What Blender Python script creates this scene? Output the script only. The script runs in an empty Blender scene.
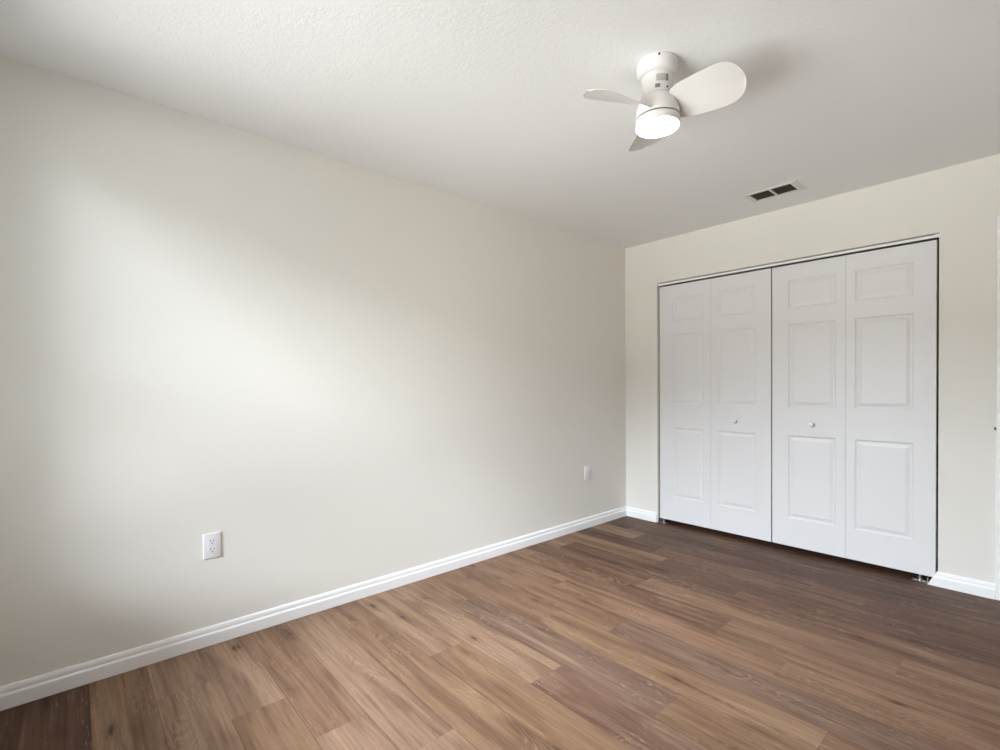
import bpy, bmesh, math, random
from mathutils import Vector, Matrix

C = bpy.context.scene.collection
scene = bpy.context.scene
random.seed(7)
R = math.radians

# ------------------------------------------------------------------ room size
W, L, H = 3.15, 4.15, 2.44          # x: left wall 0 .. right wall W, y: closet wall 0 .. window wall -L
WX0, WX1, WZ0, WZ1 = 0.18, 1.90, 0.50, 2.25   # window opening in the wall behind the camera

# ------------------------------------------------------------------ camera
f_px, yaw, pitch, roll = 488.653, 0.84943, -0.01243, -0.00721
fw = Vector((-math.sin(yaw), math.cos(yaw), 0)); rt = Vector((math.cos(yaw), math.sin(yaw), 0)); up = Vector((0, 0, 1))
fw2 = fw * math.cos(pitch) + up * math.sin(pitch)
up2 = -fw * math.sin(pitch) + up * math.cos(pitch)
cr, sr = math.cos(roll), math.sin(roll)
cx_, cy_ = cr * rt + sr * up2, -sr * rt + cr * up2
cam_d = bpy.data.cameras.new('camera'); cam = bpy.data.objects.new('camera', cam_d); C.objects.link(cam)
cam_d.sensor_width = 36.0; cam_d.lens = 36.0 * f_px / 1000.0
cam_d.shift_y = (392.128 - 375.0) / 1000.0
cam_d.clip_start = 0.02
m = Matrix((cx_, cy_, -fw2)).transposed().to_4x4(); m.translation = Vector((2.6003, -3.81946, 1.19518))
cam.matrix_world = m
scene.camera = cam

# ------------------------------------------------------------------ world: hazy sky above a treeline, dim ground below
# radiance by elevation (sine of the elevation): near ground, far ground, treeline, hazy bright sky; the sun's side (+x) is brighter high up
NB, WH = (0.97, 1.00, 0.98), (0.89, 1.00, 1.11)
EDGES = (-1.0, -0.7, -0.4, -0.1, 0.15, 0.22, 0.28, 0.34, 0.45, 0.6, 1.0)
SHADE_SIDE = (4.0, 17.5, 14.0, 2.0, 26.0, 31.0, 23.0, 17.0, 56.0, 48.0)
SUN_SIDE = (3.0, 6.0, 10.5, 2.0, 6.0, 27.0, 26.0, 31.0, 53.0, 50.0)
world = bpy.data.worlds.new('sky'); scene.world = world; world.use_nodes = True
nt = world.node_tree; nt.nodes.clear()
tc = nt.nodes.new('ShaderNodeTexCoord'); sep = nt.nodes.new('ShaderNodeSeparateXYZ')
nt.links.new(tc.outputs['Generated'], sep.inputs[0])
mr = nt.nodes.new('ShaderNodeMapRange'); mr.inputs['From Min'].default_value = -1.0
nt.links.new(sep.outputs['Z'], mr.inputs['Value'])
mx_ = nt.nodes.new('ShaderNodeMapRange'); mx_.interpolation_type = 'SMOOTHSTEP'
mx_.inputs['From Min'].default_value = -0.06; mx_.inputs['From Max'].default_value = 0.06
nt.links.new(sep.outputs['X'], mx_.inputs['Value'])
mixw = nt.nodes.new('ShaderNodeMix'); mixw.data_type = 'RGBA'; nt.links.new(mx_.outputs['Result'], mixw.inputs['Factor'])
for side, key in ((SHADE_SIDE, 'A'), (SUN_SIDE, 'B')):
    stops = []
    for i, v in enumerate(side):
        for z in (EDGES[i] + 0.012, EDGES[i + 1] - 0.012): stops.append((z, v * 0.93, NB if i < 4 else WH))
    rp = nt.nodes.new('ShaderNodeValToRGB'); nt.links.new(mr.outputs['Result'], rp.inputs['Fac'])
    while len(rp.color_ramp.elements) < len(stops): rp.color_ramp.elements.new(0.5)
    for e, (z, v, c) in zip(rp.color_ramp.elements, stops):
        e.position = (z + 1) / 2; e.color = tuple(v / 100.0 * k for k in c) + (1,)
    nt.links.new(rp.outputs['Color'], mixw.inputs[key])
bg = nt.nodes.new('ShaderNodeBackground'); wo = nt.nodes.new('ShaderNodeOutputWorld')
bg.inputs['Strength'].default_value = 100.0
nt.links.new(mixw.outputs['Result'], bg.inputs['Color']); nt.links.new(bg.outputs[0], wo.inputs[0])
# sampling portal set in the window opening (gives off no light of its own)
pl = bpy.data.lights.new('window_portal', 'AREA'); po = bpy.data.objects.new('window_portal', pl); C.objects.link(po)
pl.shape = 'RECTANGLE'; pl.size = WX1 - WX0; pl.size_y = WZ1 - WZ0; pl.cycles.is_portal = True
po.location = ((WX0 + WX1) / 2, -L - 0.13, (WZ0 + WZ1) / 2); po.rotation_euler = (R(90), 0, 0)

LAMP = 88.0                         # emission of the fan's light
scene.view_settings.view_transform = 'Standard'; scene.view_settings.look = 'None'
scene.view_settings.gamma = 1.0; scene.view_settings.use_curve_mapping = False
scene.view_settings.exposure = 0.12
scene.cycles.max_bounces = 16; scene.cycles.diffuse_bounces = 10; scene.cycles.sample_clamp_indirect = 8

# ------------------------------------------------------------------ materials
def srgb(r, g, b):
    def l(c):
        c /= 255.0
        return c / 12.92 if c <= 0.04045 else ((c + 0.055) / 1.055) ** 2.4
    return (l(r), l(g), l(b), 1)

def new_mat(name):
    mt = bpy.data.materials.new(name); mt.use_nodes = True
    return mt, mt.node_tree, mt.node_tree.nodes['Principled BSDF']

def plain(name, col, rough=0.5, metal=0.0, bump=0.0, bscale=300.0, spec=0.5, var=0.0):
    mt, t, b = new_mat(name)
    b.inputs['Base Color'].default_value = col; b.inputs['Roughness'].default_value = rough
    b.inputs['Metallic'].default_value = metal; b.inputs['Specular IOR Level'].default_value = spec
    tcn = t.nodes.new('ShaderNodeTexCoord')
    if bump:
        n = t.nodes.new('ShaderNodeTexNoise'); n.inputs['Scale'].default_value = bscale; n.inputs['Detail'].default_value = 3
        t.links.new(tcn.outputs['Object'], n.inputs['Vector'])
        bp = t.nodes.new('ShaderNodeBump'); bp.inputs['Strength'].default_value = bump; bp.inputs['Distance'].default_value = 0.004
        t.links.new(n.outputs['Fac'], bp.inputs['Height']); t.links.new(bp.outputs[0], b.inputs['Normal'])
    if var:
        n2 = t.nodes.new('ShaderNodeTexNoise'); n2.inputs['Scale'].default_value = 2.0
        t.links.new(tcn.outputs['Object'], n2.inputs['Vector'])
        hs = t.nodes.new('ShaderNodeHueSaturation'); hs.inputs['Color'].default_value = col
        mp = t.nodes.new('ShaderNodeMapRange'); mp.inputs['To Min'].default_value = 1 - var; mp.inputs['To Max'].default_value = 1 + var
        t.links.new(n2.outputs['Fac'], mp.inputs['Value']); t.links.new(mp.outputs[0], hs.inputs['Value'])
        t.links.new(hs.outputs[0], b.inputs['Base Color'])
    return mt

M = {}
M['wall'] = plain('wall_paint', srgb(228, 225, 218), 0.75, bump=0.12, bscale=110, spec=0.3, var=0.01)
M['ceiling'] = plain('ceiling_paint', srgb(231, 231, 230), 0.85, bump=0.26, bscale=110, spec=0.2)
M['trim'] = plain('trim_white', srgb(240, 240, 240), 0.38, bump=0.03, bscale=40)
M['door'] = plain('door_white', srgb(225, 224, 224), 0.42, bump=0.03, bscale=40)
M['fan'] = plain('fan_white', srgb(222, 219, 216), 0.35, bump=0.02, bscale=60)
M['plastic'] = plain('white_plastic', srgb(229, 228, 230), 0.3, bump=0.02, bscale=60)
M['dark'] = plain('dark_gap', srgb(38, 35, 32), 0.6, bump=0.05)
M['groove'] = plain('groove_grey', srgb(96, 92, 88), 0.5, bump=0.02)
M['sticker'] = plain('grey_sticker', srgb(176, 174, 170), 0.5, bump=0.02)
M['sticker_dark'] = plain('dark_sticker', srgb(118, 116, 114), 0.5, bump=0.02)
M['steel'] = plain('zinc_steel', srgb(196, 198, 200), 0.3, metal=0.9, bump=0.04)
M['latch'] = plain('latch_grey', srgb(96, 95, 92), 0.45, metal=0.6, bump=0.04)
M['vent'] = plain('register_white', srgb(216, 214, 206), 0.5, bump=0.03)
M['louver'] = plain('louver_grey', srgb(92, 84, 74), 0.6, bump=0.03)
M['duct'] = plain('duct_dark', srgb(52, 46, 40), 0.8, bump=0.05)
M['closet'] = plain('closet_paint', srgb(200, 196, 188), 0.8, bump=0.2, bscale=90)
M['nickel'] = plain('satin_nickel', srgb(190, 186, 180), 0.3, metal=1.0, bump=0.02)

mt, t, b = new_mat('diffuser_glow')
b.inputs['Base Color'].default_value = (0.9, 0.9, 0.9, 1)
b.inputs['Emission Color'].default_value = (1.0, 0.95, 0.90, 1); b.inputs['Emission Strength'].default_value = LAMP
M['glow'] = mt
mt, t, b = new_mat('window_glass')
tr = t.nodes.new('ShaderNodeBsdfTransparent'); gl = t.nodes.new('ShaderNodeBsdfGlossy'); gl.inputs['Roughness'].default_value = 0.02
fr = t.nodes.new('ShaderNodeFresnel'); ms = t.nodes.new('ShaderNodeMixShader')
t.links.new(fr.outputs[0], ms.inputs[0]); t.links.new(tr.outputs[0], ms.inputs[1]); t.links.new(gl.outputs[0], ms.inputs[2])
t.links.new(ms.outputs[0], t.nodes['Material Output'].inputs[0]); M['glass'] = mt

def wood():
    mt, t, b = new_mat('vinyl_plank')
    N = t.nodes.new; K = t.links.new
    def attr(n):
        a = N('ShaderNodeAttribute'); a.attribute_name = n; return a
    tone, rnd, loc = attr('plank_tone'), attr('plank_seed'), attr('plank_uv')
    tcn = N('ShaderNodeTexCoord')
    def vm(op, a, bb=None):
        n = N('ShaderNodeVectorMath'); n.operation = op
        for i, s in enumerate((a, bb)):
            if s is None: continue
            if isinstance(s, tuple): n.inputs[i].default_value = s
            else: K(s, n.inputs[i])
        return n.outputs[0]
    def mth(op, a, bb=None, c=None, clamp=False):
        n = N('ShaderNodeMath'); n.operation = op; n.use_clamp = clamp
        for i, s in enumerate((a, bb, c)):
            if s is None: continue
            if isinstance(s, (int, float)): n.inputs[i].default_value = s
            else: K(s, n.inputs[i])
        return n.outputs[0]
    def noise(vec, sc, det=4, rough=0.55, dist=0.0):
        n = N('ShaderNodeTexNoise'); n.inputs['Scale'].default_value = 1.0
        n.inputs['Detail'].default_value = det; n.inputs['Roughness'].default_value = rough; n.inputs['Distortion'].default_value = dist
        K(vm('MULTIPLY', vec, sc), n.inputs['Vector']); return n.outputs['Fac']
    def rng(v, a, bb, c=0.0, d=1.0, smooth=True):
        n = N('ShaderNodeMapRange'); n.interpolation_type = 'SMOOTHSTEP' if smooth else 'LINEAR'
        for k, x in zip(('From Min', 'From Max', 'To Min', 'To Max'), (a, bb, c, d)): n.inputs[k].default_value = x
        K(v, n.inputs['Value']); return n.outputs[0]
    def mixc(f, a, bb, mode='MIX'):
        n = N('ShaderNodeMix'); n.data_type = 'RGBA'; n.blend_type = mode
        for k, s in (('Factor', f), ('A', a), ('B', bb)):
            i = n.inputs[k]
            if isinstance(s, (int, float, tuple)): i.default_value = s
            else: K(s, i)
        return n.outputs['Result']
    P = vm('ADD', tcn.outputs['Object'], vm('MULTIPLY', rnd.outputs['Vector'], (31.0, 17.0, 9.0)))
    fine = noise(P, (3.0, 75.0, 1.0), 5, 0.6)
    streak = noise(P, (1.3, 22.0, 1.0), 4, 0.6, 0.4)
    band = noise(P, (1.3, 13.0, 1.0), 4, 0.55, 0.8)
    swirl = noise(P, (1.6, 8.5, 1.0), 2, 0.5, 0.9)
    rings = mth('SINE', mth('MULTIPLY', swirl, 130.0))
    ringmask = rng(noise(P, (2.6, 9.0, 3.0), 2), 0.52, 0.68)
    ring_l = mth('MULTIPLY', rng(rings, 0.45, 1.0), ringmask)
    ring_d = mth('MULTIPLY', rng(rings, -0.35, -1.0), ringmask)
    vo = N('ShaderNodeTexVoronoi'); vo.inputs['Scale'].default_value = 1.0; vo.inputs['Randomness'].default_value = 1.0
    wob = N('ShaderNodeTexNoise'); wob.inputs['Scale'].default_value = 14.0
    K(P, wob.inputs['Vector'])
    K(vm('ADD', vm('MULTIPLY', P, (3.4, 11.0, 1.0)), vm('MULTIPLY', wob.outputs['Color'], (0.16, 0.16, 0.0))), vo.inputs['Vector'])
    sepc = N('ShaderNodeSeparateColor'); K(vo.outputs['Color'], sepc.inputs[0])
    kn = mth('MULTIPLY', rng(vo.outputs['Distance'], 0.14, 0.03), rng(sepc.outputs[0], 0.32, 0.4))
    halo = mth('MULTIPLY', rng(vo.outputs['Distance'], 0.42, 0.06), rng(sepc.outputs[0], 0.32, 0.4))
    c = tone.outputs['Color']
    c = mixc(rng(band, 0.60, 0.74, 0.0, 0.35), c, srgb(176, 146, 120))
    c = mixc(rng(band, 0.36, 0.56, 0.72, 0.0), c, (0.60, 0.55, 0.53, 1), 'MULTIPLY')
    c = mixc(rng(streak, 0.58, 0.76, 0.0, 0.30), c, srgb(150, 130, 112))
    c = mixc(rng(streak, 0.46, 0.28, 0.0, 0.50), c, (0.50, 0.43, 0.39, 1), 'MULTIPLY')
    c = mixc(rng(fine, 0.36, 0.62, 0.40, 0.0), c, (0.50, 0.44, 0.40, 1), 'MULTIPLY')
    c = mixc(mth('MULTIPLY', ring_l, 0.30), c, srgb(160, 140, 120))
    c = mixc(mth('MULTIPLY', ring_d, 0.30), c, (0.50, 0.42, 0.38, 1), 'MULTIPLY')
    c = mixc(mth('MULTIPLY', halo, 0.50), c, (0.55, 0.47, 0.43, 1), 'MULTIPLY')
    c = mixc(mth('MULTIPLY', kn, 0.85), c, srgb(52, 36, 28))
    fleck = mth('MULTIPLY', rng(noise(P, (26.0, 190.0, 1.0), 2, 0.6), 0.60, 0.70), rng(noise(P, (3.0, 11.0, 5.0), 2), 0.45, 0.62))
    c = mixc(mth('MULTIPLY', fleck, 0.50), c, srgb(176, 156, 136))
    dash = rng(noise(P, (4.5, 70.0, 1.0), 3, 0.6), 0.62, 0.74)
    c = mixc(mth('MULTIPLY', dash, 0.55), c, (0.52, 0.43, 0.38, 1), 'MULTIPLY')
    # plank joints: u along the plank, v across, in metres from the plank's corner; w = its length
    su = N('ShaderNodeSeparateXYZ'); K(loc.outputs['Vector'], su.inputs[0])
    ev = mth('MINIMUM', su.outputs[1], mth('SUBTRACT', 0.19, su.outputs[1]))
    eu = su.outputs[0]
    edge = mth('MINIMUM', ev, eu)
    seam = rng(edge, 0.0020, 0.0004)
    c = mixc(mth('MULTIPLY', seam, 0.55), c, srgb(48, 35, 27))
    K(c, b.inputs['Base Color'])
    b.inputs['Roughness'].default_value = 0.42; b.inputs['Specular IOR Level'].default_value = 0.22
    K(rng(fine, 0.3, 0.7, 0.56, 0.46), b.inputs['Roughness'])
    bp = N('ShaderNodeBump'); bp.inputs['Strength'].default_value = 0.25; bp.inputs['Distance'].default_value = 0.001
    K(mth('SUBTRACT', fine, mth('MULTIPLY', seam, 2.0)), bp.inputs['Height']); K(bp.outputs[0], b.inputs['Normal'])
    return mt
M['wood'] = wood()

# ------------------------------------------------------------------ mesh helpers
def obj(name, bm, mat, parent=None, smooth=False, loc=(0, 0, 0)):
    bmesh.ops.recalc_face_normals(bm, faces=bm.faces)
    me = bpy.data.meshes.new(name); bm.to_mesh(me); bm.free()
    if smooth:
        for p in me.polygons: p.use_smooth = True
        me.set_sharp_from_angle(angle=R(35))
    o = bpy.data.objects.new(name, me); C.objects.link(o)
    for mm in (mat if isinstance(mat, (list, tuple)) else [mat]): me.materials.append(mm)
    o.location = loc
    if parent: o.parent = parent
    return o

def struct(name, bm, mat, parent=None, smooth=False):
    o = obj(name, bm, mat, parent, smooth)
    if not parent: o['kind'] = 'structure'
    return o

def tag(o, label, cat, group=None):
    o['label'] = label; o['category'] = cat
    if group: o['group'] = group
    return o

def thing(name, label, cat, loc=(0, 0, 0), rz=0.0, group=None):
    o = bpy.data.objects.new(name, None); C.objects.link(o); o.empty_display_size = 0.1
    o.location = loc; o.rotation_euler = (0, 0, rz)
    return tag(o, label, cat, group)

def box(bm, x0, y0, z0, x1, y1, z1, bevel=0.0, seg=2):
    vs = [bm.verts.new(p) for p in ((x0, y0, z0), (x1, y0, z0), (x1, y1, z0), (x0, y1, z0), (x0, y0, z1), (x1, y0, z1), (x1, y1, z1), (x0, y1, z1))]
    fs = [bm.faces.new([vs[i] for i in q]) for q in ((0, 3, 2, 1), (4, 5, 6, 7), (0, 1, 5, 4), (1, 2, 6, 5), (2, 3, 7, 6), (3, 0, 4, 7))]
    if bevel:
        es = list({e for f in fs for e in f.edges})
        bmesh.ops.bevel(bm, geom=es, offset=bevel, segments=seg, profile=0.5, affect='EDGES')
    return vs

def mk(*boxes, bevel=0.0, seg=2):
    bm = bmesh.new()
    for q in boxes: box(bm, *q, bevel=bevel, seg=seg)
    return bm

def lathe(bm, prof, seg=64, close=False):
    rings = []
    for r, z in prof:
        if r < 1e-6: rings.append([bm.verts.new((0, 0, z))])
        else: rings.append([bm.verts.new((r * math.cos(2 * math.pi * k / seg), r * math.sin(2 * math.pi * k / seg), z)) for k in range(seg)])
    for a, b_ in zip(rings, rings[1:]):
        for k in range(seg):
            k2 = (k + 1) % seg
            if len(a) == 1 and len(b_) == 1: continue
            if len(a) == 1: bm.faces.new((a[0], b_[k], b_[k2]))
            elif len(b_) == 1: bm.faces.new((a[k], a[k2], b_[0]))
            else: bm.faces.new((a[k], a[k2], b_[k2], b_[k]))
    return bm

def panel_wall(us, vs, holes, axis, at, thick):
    """a solid wall from a grid of cells; holes = (u0,v0,u1,v1); axis 'y' (u = x) or 'z' (u,v = x,y)"""
    us = sorted(set(us) | {h[0] for h in holes} | {h[2] for h in holes})
    vs = sorted(set(vs) | {h[1] for h in holes} | {h[3] for h in holes})
    bm = bmesh.new(); cache = {}
    def v(i, j):
        if (i, j) not in cache:
            a, b_ = us[i], vs[j]
            cache[i, j] = bm.verts.new((a, at, b_) if axis == 'y' else (a, b_, at))
        return cache[i, j]
    for i in range(len(us) - 1):
        for j in range(len(vs) - 1):
            cu, cv = (us[i] + us[i + 1]) / 2, (vs[j] + vs[j + 1]) / 2
            if any(h[0] < cu < h[2] and h[1] < cv < h[3] for h in holes): continue
            bm.faces.new((v(i, j), v(i + 1, j), v(i + 1, j + 1), v(i, j + 1)))
    r = bmesh.ops.extrude_face_region(bm, geom=bm.faces[:])
    d = Vector((0, thick, 0)) if axis == 'y' else Vector((0, 0, thick))
    bmesh.ops.translate(bm, vec=d, verts=[g for g in r['geom'] if isinstance(g, bmesh.types.BMVert)])
    return bm

# ------------------------------------------------------------------ setting: shell
CX0, CX1, CZ1, CD = 0.320, 2.148, 2.0735, 0.62      # closet opening and depth
DX0, DX1, DZ1 = 2.443, 3.075, 2.046                 # room door opening beside the closet
T = 0.115
struct('wall_back', panel_wall([-0.12, W + 0.12], [-0.1, H], [(CX0, -0.1, CX1, CZ1), (DX0, -0.1, DX1, DZ1)], 'y', 0.0, T), M['wall'])
struct('wall_left', mk((-0.12, -L - 0.15, -0.1, 0, CD + T, H)), M['wall'])
struct('wall_right', mk((W, -L - 0.15, -0.1, W + 0.12, CD + T, H)), M['wall'])
struct('wall_front', panel_wall([0, W], [-0.1, H], [(WX0, WZ0, WX1, WZ1)], 'y', -L, -0.15), M['wall'])
VX0, VX1, VY0, VY1 = 1.262, 1.513, -0.458, -0.304   # duct opening in the ceiling
struct('ceiling', panel_wall([-0.12, W + 0.12], [-L - 0.15, CD + T], [(VX0, VY0, VX1, VY1)], 'z', H, 0.1), M['ceiling'])
struct('wall_closet_back', mk((0, CD, -0.1, W, CD + T, H)), M['closet'])
struct('wall_closet_left', mk((0.0, T, -0.1, 0.20, CD, H)), M['closet'])
struct('wall_closet_right', mk((2.24, T, -0.1, 2.34, CD, H)), M['closet'])

# ------------------------------------------------------------------ setting: plank floor
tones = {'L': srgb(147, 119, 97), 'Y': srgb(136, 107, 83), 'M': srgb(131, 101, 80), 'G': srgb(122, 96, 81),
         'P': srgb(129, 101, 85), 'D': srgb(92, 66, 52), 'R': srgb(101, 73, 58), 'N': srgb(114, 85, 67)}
rows = {  # row number: (x of one end joint, tones of the planks from that joint: previous one first); rows near the closet darker: fading window light put into the tone
    -6: (0.8, 'DM'), -5: (1.0, 'DM'), -4: (0.75, 'YL'), -3: (0.33, 'LL'), -2: (0.645, 'LY'), -1: (0.94, 'ML'),  # dark planks by the window wall: shade below the sill put into their colour
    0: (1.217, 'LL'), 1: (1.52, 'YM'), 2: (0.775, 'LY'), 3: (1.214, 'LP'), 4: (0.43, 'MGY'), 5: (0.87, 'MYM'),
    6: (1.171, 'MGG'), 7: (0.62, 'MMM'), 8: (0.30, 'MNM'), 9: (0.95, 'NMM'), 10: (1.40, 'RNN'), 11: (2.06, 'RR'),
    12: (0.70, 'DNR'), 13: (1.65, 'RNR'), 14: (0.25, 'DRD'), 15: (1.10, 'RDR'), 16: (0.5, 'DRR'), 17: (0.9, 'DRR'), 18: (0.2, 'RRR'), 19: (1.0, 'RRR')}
PW, PL, Y0 = 0.19, 1.22, -3.02
bm = bmesh.new()
la = bm.faces.layers.float_color.new('plank_tone') if hasattr(bm.faces.layers, 'float_color') else None
planks = []
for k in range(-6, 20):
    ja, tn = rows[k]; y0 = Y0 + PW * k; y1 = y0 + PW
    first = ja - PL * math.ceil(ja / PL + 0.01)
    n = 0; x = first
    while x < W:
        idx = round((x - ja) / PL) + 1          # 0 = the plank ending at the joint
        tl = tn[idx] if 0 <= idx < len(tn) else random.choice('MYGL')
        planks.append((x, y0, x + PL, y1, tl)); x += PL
me = bpy.data.meshes.new('floor'); verts, faces, tone_d, seed_d, uv_d = [], [], [], [], []
for (x0, y0, x1, y1, tl) in planks:
    a, b_, c0, c1 = max(x0, -0.02), max(y0, -L - 0.05), min(x1, W + 0.02), min(y1, CD + 0.02)
    if c0 <= a or c1 <= b_: continue
    i = len(verts); verts += [(a, b_, 0), (c0, b_, 0), (c0, c1, 0), (a, c1, 0)]; faces.append((i, i + 1, i + 2, i + 3))
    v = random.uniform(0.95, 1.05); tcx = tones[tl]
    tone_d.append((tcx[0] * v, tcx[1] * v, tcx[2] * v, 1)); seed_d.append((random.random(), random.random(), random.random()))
    uv_d.append([(a - x0, b_ - y0, 0), (c0 - x0, b_ - y0, 0), (c0 - x0, c1 - y0, 0), (a - x0, c1 - y0, 0)])
i = len(verts)      # the slab under the planks
X0, X1, S0, S1 = -0.02, W + 0.02, -L - 0.05, CD + 0.02
verts += [(X0, S0, -0.1), (X1, S0, -0.1), (X1, S1, -0.1), (X0, S1, -0.1), (X0, S0, -0.002), (X1, S0, -0.002), (X1, S1, -0.002), (X0, S1, -0.002)]
for q in ((0, 3, 2, 1), (4, 5, 6, 7), (0, 1, 5, 4), (1, 2, 6, 5), (2, 3, 7, 6), (3, 0, 4, 7)):
    faces.append(tuple(i + j for j in q)); tone_d.append(tones['M']); seed_d.append((0, 0, 0)); uv_d.append([(0.1, 0.1, 0)] * 4)
me.from_pydata(verts, [], faces)
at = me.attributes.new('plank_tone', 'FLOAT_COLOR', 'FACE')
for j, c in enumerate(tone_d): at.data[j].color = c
at = me.attributes.new('plank_seed', 'FLOAT_VECTOR', 'FACE')
for j, c in enumerate(seed_d): at.data[j].vector = c
at = me.attributes.new('plank_uv', 'FLOAT_VECTOR', 'CORNER')
for j, q in enumerate(uv_d):
    for kk, c in enumerate(q): at.data[me.polygons[j].loop_start + kk].vector = c
me.materials.append(M['wood'])
fl = bpy.data.objects.new('floor', me); C.objects.link(fl); fl['kind'] = 'structure'

# ------------------------------------------------------------------ setting: baseboards
BB = [(0, 0), (0.0145, 0), (0.0150, 0.003), (0.0150, 0.050), (0.0138, 0.0545), (0.0105, 0.058), (0.0095, 0.0615), (0.0100, 0.066),
      (0.0098, 0.072), (0.0080, 0.079), (0.0050, 0.0845), (0.0, 0.0855)]
def baseboard(name, a, b_, nrm, end_a=0.0, end_b=0.0, slant=0.0):
    """profile swept from a to b; nrm points into the room; end_* > 0 mitres the front edge back (inside corner)"""
    a, b_ = Vector(a), Vector(b_); d = (b_ - a).normalized(); nv = Vector(nrm); bm = bmesh.new(); rr = []
    for p, s in ((a, end_a), (b_, -end_b)):
        k = slant if s == end_a and not rr else 0.0
        rr.append([bm.verts.new(p + nv * o_ + d * (s * o_ + k * min(1.0, z / 0.07)) + Vector((0, 0, z))) for o_, z in BB])
    n = len(BB)
    for k in range(n):
        bm.faces.new((rr[0][k], rr[0][(k + 1) % n], rr[1][(k + 1) % n], rr[1][k]))
    bm.faces.new(rr[0]); bm.faces.new(rr[1])
    return struct(name, bm, M['trim'])
baseboard('baseboard_left', (0, 0, 0), (0, -L, 0), (1, 0, 0), 1, 1)
baseboard('baseboard_back', (0, 0, 0), (CX0 - 0.006, 0, 0), (0, -1, 0), 1, 0)
baseboard('baseboard_back_right', (CX1 - 0.046, 0, 0), (DX0 - 0.057, 0, 0), (0, -1, 0), 0, 0, 0.042)
baseboard('baseboard_right', (W, -L, 0), (W, 0, 0), (-1, 0, 0), 1, 1)
baseboard('baseboard_front', (0, -L, 0), (W, -L, 0), (0, 1, 0), 1, 1)

# ------------------------------------------------------------------ setting: room door right of the closet
CW = 0.057
bm = bmesh.new()
for q in ((DX0 - CW, DX0, 0, DZ1 + CW), (DX1, DX1 + CW, 0, DZ1 + CW)):
    box(bm, q[0], -0.016, q[2], q[1], 0.0, q[3], bevel=0.004)
box(bm, DX0, -0.016, DZ1, DX1, 0.0, DZ1 + CW, bevel=0.004)
struct('trim_1', bm, M['trim'])
bm = mk((DX0, 0.0, 0, DX0 + 0.012, T, DZ1), (DX1 - 0.012, 0.0, 0, DX1, T, DZ1), (DX0, 0.0, DZ1 - 0.012, DX1, T, DZ1))
struct('trim_2', bm, M['trim'])

def panel_leaf(x0, x1, z0, z1, yf, thick, panels, ch=0.0018):
    """a moulded door leaf whose front faces -y: each panel a sunk groove round a raised field"""
    prof = [(0.0, 0.0), (0.004, 0.0035), (0.010, 0.0062), (0.017, 0.0062), (0.034, 0.0022), (0.036, 0.0012)]
    bm = bmesh.new(); cache = {}
    us = sorted({x0 + ch, x1 - ch} | {p[0] for p in panels} | {p[2] for p in panels})
    vs = sorted({z0 + ch, z1 - ch} | {p[1] for p in panels} | {p[3] for p in panels})
    def vert(x, z, y):
        k = (round(x, 5), round(z, 5), round(y, 5))
        if k not in cache: cache[k] = bm.verts.new((x, y, z))
        return cache[k]
    for i in range(len(us) - 1):
        for j in range(len(vs) - 1):
            cu, cv = (us[i] + us[i + 1]) / 2, (vs[j] + vs[j + 1]) / 2
            if any(p[0] < cu < p[2] and p[1] < cv < p[3] for p in panels): continue
            bm.faces.new((vert(us[i], vs[j], yf), vert(us[i + 1], vs[j], yf), vert(us[i + 1], vs[j + 1], yf), vert(us[i], vs[j + 1], yf)))
    for a, c, b_, d in panels:
        def ring(o_, dp): return [vert(a + o_, c + o_, yf + dp), vert(b_ - o_, c + o_, yf + dp), vert(b_ - o_, d - o_, yf + dp), vert(a + o_, d - o_, yf + dp)]
        rs = [ring(*q) for q in prof]
        for r0, r1 in zip(rs, rs[1:]):
            for k in range(4): bm.faces.new((r0[k], r0[(k + 1) % 4], r1[(k + 1) % 4], r1[k]))
        bm.faces.new(rs[-1])
    # chamfer, sides and back
    def rim(o_, y): return [vert(x0 + o_, z0 + o_, y), vert(x1 - o_, z0 + o_, y), vert(x1 - o_, z1 - o_, y), vert(x0 + o_, z1 - o_, y)]
    us_in = [u for u in us]; vs_in = [v for v in vs]
    loop = [vert(u, vs_in[0], yf) for u in us_in] + [vert(us_in[-1], v, yf) for v in vs_in[1:]] + \
           [vert(u, vs_in[-1], yf) for u in reversed(us_in[:-1])] + [vert(us_in[0], v, yf) for v in reversed(vs_in[1:-1])]
    def outer(v):
        x, z = v.co.x, v.co.z
        if abs(x - us_in[0]) < 1e-5: x = x0
        if abs(x - us_in[-1]) < 1e-5: x = x1
        if abs(z - vs_in[0]) < 1e-5: z = z0
        if abs(z - vs_in[-1]) < 1e-5: z = z1
        return x, z
    o1 = [vert(*outer(v), yf + ch) for v in loop]; o2 = [vert(*outer(v), yf + thick) for v in loop]
    n = len(loop)
    for k in range(n):
        k2 = (k + 1) % n
        bm.faces.new((loop[k], loop[k2], o1[k2], o1[k])); bm.faces.new((o1[k], o1[k2], o2[k2], o2[k]))
    bm.faces.new(o2)
    return bm

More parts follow.
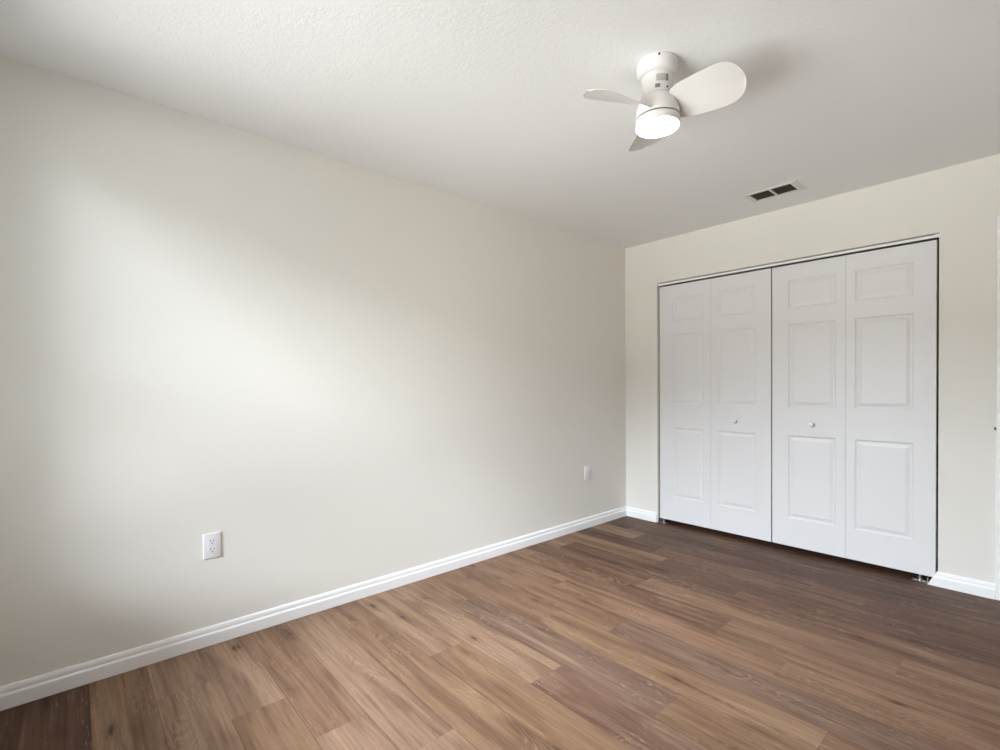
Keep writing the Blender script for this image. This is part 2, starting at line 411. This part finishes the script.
xm = (DX0 + DX1) / 2
dp = [(DX0 + 0.11, z0, xm - 0.045, z1) for z0, z1 in ((0.24, 0.83), (1.03, 1.62), (1.73, 1.93))] + \
     [(xm + 0.045, z0, DX1 - 0.11, z1) for z0, z1 in ((0.24, 0.83), (1.03, 1.62), (1.73, 1.93))]
d1 = struct('door_1', panel_leaf(DX0 + 0.015, DX1 - 0.015, 0.010, DZ1 - 0.015, 0.020, 0.035, dp), M['door'])
bm = lathe(bmesh.new(), [(0, 0), (0.03, 0), (0.03, 0.006), (0.012, 0.012), (0.012, 0.03), (0.024, 0.038), (0.027, 0.05), (0.02, 0.062), (0, 0.065)], 32)
bmesh.ops.rotate(bm, verts=bm.verts, matrix=Matrix.Rotation(R(90), 3, 'X'))
obj('door_knob', bm, M['nickel'], d1, True, (DX0 + 0.085, 0.020, 0.94))

# ------------------------------------------------------------------ setting: window behind the camera
yw = -L - 0.09
bm = mk((WX0, yw - 0.03, WZ0, WX0 + 0.04, yw + 0.03, WZ1), (WX1 - 0.04, yw - 0.03, WZ0, WX1, yw + 0.03, WZ1),
        (WX0 + 0.04, yw - 0.03, WZ0, WX1 - 0.04, yw + 0.03, WZ0 + 0.04), (WX0 + 0.04, yw - 0.03, WZ1 - 0.04, WX1 - 0.04, yw + 0.03, WZ1),
        (WX0 + 0.04, yw - 0.02, (WZ0 + WZ1) / 2 - 0.02, WX1 - 0.04, yw + 0.02, (WZ0 + WZ1) / 2 + 0.02))
w1 = struct('window_1', bm, M['trim'])
zm = (WZ0 + WZ1) / 2
for a, c in ((WZ0 + 0.04, zm - 0.02), (zm + 0.02, WZ1 - 0.04)):
    obj('window_pane', mk((WX0 + 0.04, yw - 0.003, a, WX1 - 0.04, yw + 0.003, c)), M['glass'], w1)
obj('window_sill', mk((WX0 - 0.03, -L - 0.055, WZ0 - 0.022, WX1 + 0.03, -L + 0.03, WZ0), bevel=0.004), M['trim'], w1)

# ------------------------------------------------------------------ closet bifold doors
YF, TH = 0.025, 0.034
LZ0, LZ1 = 0.037, 2.0395
PZ = ((0.238, 0.830), (1.030, 1.620), (1.730, 1.930))
leaves = [(0.3300, 0.7777, 0.455, 0.722), (0.7783, 1.2275, 0.835, 1.122), (1.2350, 1.6847, 1.340, 1.631), (1.6853, 2.1345, 1.735, 2.031)]
def bifold(label, ids, knob_leaf, knob_x):
    x0 = leaves[ids[0]][0]; x1 = leaves[ids[-1]][1]
    t_ = thing('bifold_door', label, 'closet door', ((x0 + x1) / 2, YF, 0), 0, 'closet bifold doors')
    for i in ids:
        a, b_, p0, p1 = leaves[i]
        bm = panel_leaf(a, b_, LZ0, LZ1, YF, TH, [(p0, z0, p1, z1) for z0, z1 in PZ])
        bmesh.ops.translate(bm, vec=-Vector(t_.location), verts=bm.verts)
        lf = obj('door_leaf', bm, M['door'], t_)
        if i == knob_leaf:
            bm = lathe(bmesh.new(), [(0, -0.002), (0.011, -0.002), (0.011, 0.002), (0.0075, 0.006), (0.0075, 0.012), (0.014, 0.017), (0.0165, 0.023), (0.0150, 0.028), (0.010, 0.031), (0, 0.032)], 32)
            bmesh.ops.rotate(bm, verts=bm.verts, matrix=Matrix.Rotation(R(90), 3, 'X'))
            obj('knob', bm, M['plastic'], lf, True, Vector((knob_x, YF, 0.915)) - Vector(t_.location))
    xm_ = leaves[ids[0]][1] + 0.0015
    for z in (0.25, 1.03, 1.80):      # hinges on the back of the fold
        bm = mk((xm_ - 0.03, YF + TH, z - 0.035, xm_ + 0.03, YF + TH + 0.003, z + 0.035))
        bmesh.ops.translate(bm, vec=-Vector(t_.location), verts=bm.verts)
        obj('hinge', bm, M['steel'], t_)
bifold('white two-leaf bifold closet door nearer the corner, knob on its right leaf', (0, 1), 1, 0.974)
bifold('white two-leaf bifold closet door nearer the door casing, knob on its left leaf', (2, 3), 2, 1.492)
bm = mk((CX0, 0.016, 2.0505, CX1, 0.0185, 2.0665), (CX0, 0.0185, 2.0640, CX1, 0.060, 2.0665))
for xs in (CX0 + 0.002, (CX0 + CX1) / 2 - 0.01, CX1 - 0.022): box(bm, xs, 0.030, 2.0665, xs + 0.02, 0.050, CZ1)
trk = obj('door_track', bm, M['trim'])
tag(trk, 'long white metal track under the closet header above the bifold doors', 'track')

def bracket(label, x, sgn):
    t_ = thing('pivot_bracket', label, 'bracket', (x, 0.03, 0), 0, 'floor brackets of the closet doors')
    bm = mk((0 if sgn > 0 else -0.075, -0.018, 0.0, 0.075 if sgn > 0 else 0, 0.016, 0.003), bevel=0.0008, seg=1)
    box(bm, 0 if sgn > 0 else -0.003, -0.018, 0.0, 0.003 if sgn > 0 else 0, 0.016, 0.030)
    for k in (0.018, 0.058): box(bm, sgn * k - 0.006, -0.010, 0.003, sgn * k + 0.006, 0.010, 0.006, bevel=0.002, seg=1)
    obj('base_plate', bm, M['steel'], t_)
    bm = lathe(bmesh.new(), [(0, 0), (0.011, 0), (0.011, 0.014), (0.006, 0.016), (0.006, 0.036), (0, 0.036)], 20)
    obj('pivot_pin', bm, M['steel'], t_, True, (sgn * 0.040, 0.008, 0.003))
bracket('small silver pivot bracket on the floor at the corner end of the closet doors', CX0 + 0.001, 1)
bracket('small silver pivot bracket on the floor beside the right baseboard end', CX1 - 0.046, -1)

# ------------------------------------------------------------------ ceiling register
t_ = thing('air_vent', 'white ceiling air register with two dark louvred openings near the closet', 'vent', ((VX0 + VX1) / 2, (VY0 + VY1) / 2, H))
cxv, cyv = (VX0 + VX1) / 2, (VY0 + VY1) / 2
ox0, ox1, oy0, oy1 = 1.232 - cxv, 1.549 - cxv, -0.474 - cyv, -0.288 - cyv
ix0, ix1, iy0, iy1 = 1.2655 - cxv, 1.5095 - cxv, -0.4545 - cyv, -0.3075 - cyv
bm = bmesh.new()
o_ = [(ox0, oy0), (ox1, oy0), (ox1, oy1), (ox0, oy1)]; i_ = [(ix0, iy0), (ix1, iy0), (ix1, iy1), (ix0, iy1)]
rings = [[bm.verts.new((x, y, z)) for x, y in pts] for pts, z in ((o_, 0.0), (o_, -0.002), ([(x * .98, y * .97) for x, y in o_], -0.005), (i_, -0.0065), (i_, 0.004))]
for r0, r1 in zip(rings, rings[1:]):
    for k in range(4): bm.faces.new((r0[k], r0[(k + 1) % 4], r1[(k + 1) % 4], r1[k]))
for k in range(4): bm.faces.new((rings[-1][k], rings[-1][(k + 1) % 4], rings[0][(k + 1) % 4], rings[0][k]))
obj('frame', bm, M['vent'], t_)
obj('divider', mk((-0.006, iy0, -0.0062, 0.006, iy1, 0.004)), M['vent'], t_)
for s in (-1, 1):
    a, c = ((ix0, -0.006) if s < 0 else (0.006, ix1))
    for k in range(9):
        y = iy0 + (k + 0.5) * (iy1 - iy0) / 9
        bm = mk((a, -0.0075, -0.0006, c, 0.0075, 0.0006))
        bmesh.ops.rotate(bm, verts=bm.verts, matrix=Matrix.Rotation(R(48), 3, 'X'))
        obj('louver', bm, M['louver'], t_, False, (0, y, 0.003))
bm = bmesh.new()
bx = [(VX0 - cxv + .001, VY0 - cyv + .001), (VX1 - cxv - .001, VY0 - cyv + .001), (VX1 - cxv - .001, VY1 - cyv - .001), (VX0 - cxv + .001, VY1 - cyv - .001)]
lo = [bm.verts.new((x, y, 0.006)) for x, y in bx]; hi = [bm.verts.new((x, y, 0.095)) for x, y in bx]
for k in range(4): bm.faces.new((lo[k], lo[(k + 1) % 4], hi[(k + 1) % 4], hi[k]))
bm.faces.new(hi)
obj('duct', bm, M['duct'], t_)

# ------------------------------------------------------------------ wall outlets on the left wall
def duplex(label, y, z):
    t_ = thing('electrical_outlet', label, 'outlet', (0, y, z))
    bm = mk((-0.001, -0.0365, -0.0585, 0.0065, 0.0365, 0.0585), bevel=0.0032, seg=3)
    obj('cover_plate', bm, M['plastic'], t_, True)
    for s in (-1, 1):
        bm = bmesh.new(); pts = []
        for k in range(28):
            a = 2 * math.pi * k / 28
            pts.append((max(-0.0165, min(0.0165, 0.0195 * math.cos(a))), max(-0.0145, min(0.0145, 0.0195 * math.sin(a)))))
        a_ = [bm.verts.new((0.006, y_, z_)) for y_, z_ in pts]; b_ = [bm.verts.new((0.0082, y_, z_)) for y_, z_ in pts]
        for k in range(28): bm.faces.new((a_[k], a_[(k + 1) % 28], b_[(k + 1) % 28], b_[k]))
        bm.faces.new(b_); bm.faces.new(a_)
        rc = obj('receptacle', bm, M['plastic'], t_, False, (0, 0, s * 0.0195))
        for yy, hh in ((-0.0065, 0.0050), (0.0065, 0.0042)):
            obj('slot', mk((0.0078, yy - 0.0014, 0.0045 - hh, 0.0085, yy + 0.0014, 0.0045 + hh)), M['groove'], rc)
        bm = lathe(bmesh.new(), [(0, 0.0078), (0.0030, 0.0078), (0.0030, 0.0085), (0, 0.0085)], 16)
        bmesh.ops.rotate(bm, verts=bm.verts, matrix=Matrix.Rotation(R(90), 3, 'Y'))
        obj('ground_hole', bm, M['groove'], rc, False, (0, 0, -0.0075))
    bm = lathe(bmesh.new(), [(0, 0.006), (0.0032, 0.006), (0.0032, 0.0072), (0.002, 0.0078), (0, 0.0078)], 16)
    bmesh.ops.rotate(bm, verts=bm.verts, matrix=Matrix.Rotation(R(90), 3, 'Y'))
    obj('screw', bm, M['plastic'], t_, True)
duplex('white duplex power outlet low on the left wall, nearer the camera', -3.332, 0.460)
t_ = thing('wall_plate', 'small plain white cover plate low on the left wall near the far corner', 'wall plate', (0, -0.561, 0.462))
obj('cover_plate', mk((-0.001, -0.0365, -0.0575, 0.0065, 0.0365, 0.0575), bevel=0.0032, seg=3), M['plastic'], t_, True)
for s in (-1, 1):
    bm = lathe(bmesh.new(), [(0, 0.006), (0.0032, 0.006), (0.0032, 0.0072), (0.002, 0.0076), (0, 0.0076)], 16)
    bmesh.ops.rotate(bm, verts=bm.verts, matrix=Matrix.Rotation(R(90), 3, 'Y'))
    obj('screw', bm, M['plastic'], t_, True, (0, 0, s * 0.042))

# ------------------------------------------------------------------ small latch on the door casing
t_ = thing('casing_latch', 'tiny grey metal latch on the left edge of the white door casing', 'latch', (DX0 - CW, 0, 0.942))
obj('strike_plate', mk((-0.0025, -0.017, -0.010, 0.0005, -0.001, 0.010), bevel=0.0006, seg=1), M['latch'], t_)
obj('bolt', mk((-0.008, -0.013, -0.007, -0.0025, -0.004, 0.007), bevel=0.0015), M['latch'], t_)

# ------------------------------------------------------------------ ceiling fan with light
FX, FY = 1.573, -2.090
fan = thing('ceiling_fan', 'small white three-blade ceiling fan with a lit round lamp', 'ceiling fan', (FX, FY, H))
def fz(z): return z - H
bm = lathe(bmesh.new(), [(0, 0), (0.0755, 0), (0.0765, -0.004), (0.0770, -0.022), (0.0762, -0.034), (0.0745, -0.042), (0.0705, -0.0495), (0.0650, -0.0540), (0.0605, -0.0555), (0.0590, -0.0590), (0.0570, -0.128), (0, -0.128)], 72)
obj('canopy', bm, M['fan'], fan, True)
face = math.atan2(-3.81946 - FY, 2.6003 - FX)            # azimuth from the fan towards the doorway end of the room
def patch(r, a0, a1, z0, z1, n=10, th=0.0008):
    bm = bmesh.new(); g = []
    for k in range(n + 1):
        a = face + R(a0 + (a1 - a0) * k / n)
        g.append([bm.verts.new((q * math.cos(a), q * math.sin(a), fz(z))) for q, z in ((r, z0), (r + th, z0), (r + th, z1), (r, z1))])
    for p, q in zip(g, g[1:]):
        for k in range(4): bm.faces.new((p[k], p[(k + 1) % 4], q[(k + 1) % 4], q[k]))
    bm.faces.new(g[0]); bm.faces.new(g[-1]); return bm
st = obj('rating_sticker', patch(0.0586, -4, 41, 2.343, 2.369), M['sticker'], fan); st['label'] = 'grey rating sticker'
st2 = obj('barcode_strip', patch(0.0592, 32, 40, 2.3445, 2.3675, 4), M['sticker_dark'], st); st2['label'] = 'dark strip on the sticker'
s3 = obj('small_sticker', patch(0.0581, -8, 10, 2.319, 2.333, 5), M['sticker_dark'], fan); s3['label'] = 'small dark grey sticker'
bm = bmesh.new(); bmesh.ops.create_uvsphere(bm, u_segments=12, v_segments=8, radius=0.0045)
a = face + R(5); sc_ = obj('screw', bm, M['dark'], fan, True, (0.0760 * math.cos(a), 0.0760 * math.sin(a), -0.009)); sc_['label'] = 'dark bead for the mounting slot'  # dark bead added in place of a keyhole slot in the canopy
bm = bmesh.new(); bmesh.ops.create_uvsphere(bm, u_segments=12, v_segments=8, radius=0.0035)
a = face + R(38); sc_ = obj('screw', bm, M['dark'], fan, True, (0.0572 * math.cos(a), 0.0572 * math.sin(a), fz(2.322))); sc_['label'] = 'dark set screw'
# motor housing: dome that widens downwards
bm = lathe(bmesh.new(), [(0, fz(2.313)), (0.050, fz(2.313)), (0.0565, fz(2.3115)), (0.063, fz(2.304)), (0.0695, fz(2.291)), (0.0750, fz(2.275)), (0.0790, fz(2.258)), (0.0815, fz(2.241)), (0.0822, fz(2.2325)), (0.0816, fz(2.2315)), (0, fz(2.2315))], 72)
obj('motor_housing', bm, M['fan'], fan, True)
bm = lathe(bmesh.new(), [(0.060, fz(2.2315)), (0.0770, fz(2.2315)), (0.0770, fz(2.2245)), (0.060, fz(2.2245)), (0.060, fz(2.2315))], 72)
obj('shadow_gap', bm, M['groove'], fan, True)
bm = lathe(bmesh.new(), [(0.060, fz(2.2245)), (0.0822, fz(2.2245)), (0.0832, fz(2.223)), (0.0832, fz(2.1985)), (0.0822, fz(2.1960)), (0.0800, fz(2.1955)), (0.0795, fz(2.1975)), (0.0795, fz(2.2020)), (0.060, fz(2.2020)), (0.060, fz(2.2245))], 72)
obj('lamp_ring', bm, M['fan'], fan, True)
bm = lathe(bmesh.new(), [(0, fz(2.2015)), (0.0790, fz(2.2015)), (0.0790, fz(2.1975)), (0.0765, fz(2.1948)), (0.060, fz(2.1925)), (0.030, fz(2.1908)), (0, fz(2.1905))], 72)
obj('lamp_diffuser', bm, M['glow'], fan, True)

def blade_bm():
    bm = bmesh.new(); n, mseg, R1 = 30, 10, 0.313; top, bot = [], []
    for i in range(n + 1):
        u = i / n
        s = 0.060 + (R1 - 0.060) * (1 - (1 - u) ** 1.35)
        w = 0.050 + (0.0895 - 0.050) * min(1, max(0, (s - 0.06) / 0.17)) ** 0.47
        e = max(0.0, (s - (R1 - 0.072)) / 0.072)
        w *= max(0.02, (1 - e ** 2.4)) ** 0.5
        pt = R(32.8 - 15.1 * min(1, (s - 0.06) / 0.25)); droop = -0.004 * max(0, (s - 0.06) / 0.26) ** 1.5
        rt_, rb_ = [], []
        for j in range(mseg + 1):
            v = -1 + 2 * j / mseg; c = v * w
            th = 0.0042 * (1 - 0.75 * v ** 4) * (0.45 if i == n else 1)
            camb = 0.006 * (1 - v * v)
            for lst, off in ((rt_, camb + th / 2), (rb_, camb - th / 2)):
                # chord axis: -y (clockwise side, v=+1) is the high edge
                lst.append(bm.verts.new((s, -c * math.cos(pt) + off * math.sin(pt), c * math.sin(pt) + off * math.cos(pt) - droop)))
        top.append(rt_); bot.append(rb_)
    for i in range(n):
        for j in range(mseg):
            bm.faces.new((top[i][j], top[i + 1][j], top[i + 1][j + 1], top[i][j + 1]))
            bm.faces.new((bot[i][j + 1], bot[i + 1][j + 1], bot[i + 1][j], bot[i][j]))
        for j in (0, mseg): bm.faces.new((top[i][j], bot[i][j], bot[i + 1][j], top[i + 1][j]))
    for i in (0, n):
        for j in range(mseg): bm.faces.new((top[i][j], top[i][j + 1], bot[i][j + 1], bot[i][j]))
    return bm
b0 = obj('blade', blade_bm(), M['fan'], fan, True, (0, 0, fz(2.265)))
b0.rotation_euler = (0, 0, R(9.8))
for k in (1, 2):
    c = b0.copy(); C.objects.link(c); c.parent = fan; c.rotation_euler = (0, 0, R(9.8 + 120 * k))
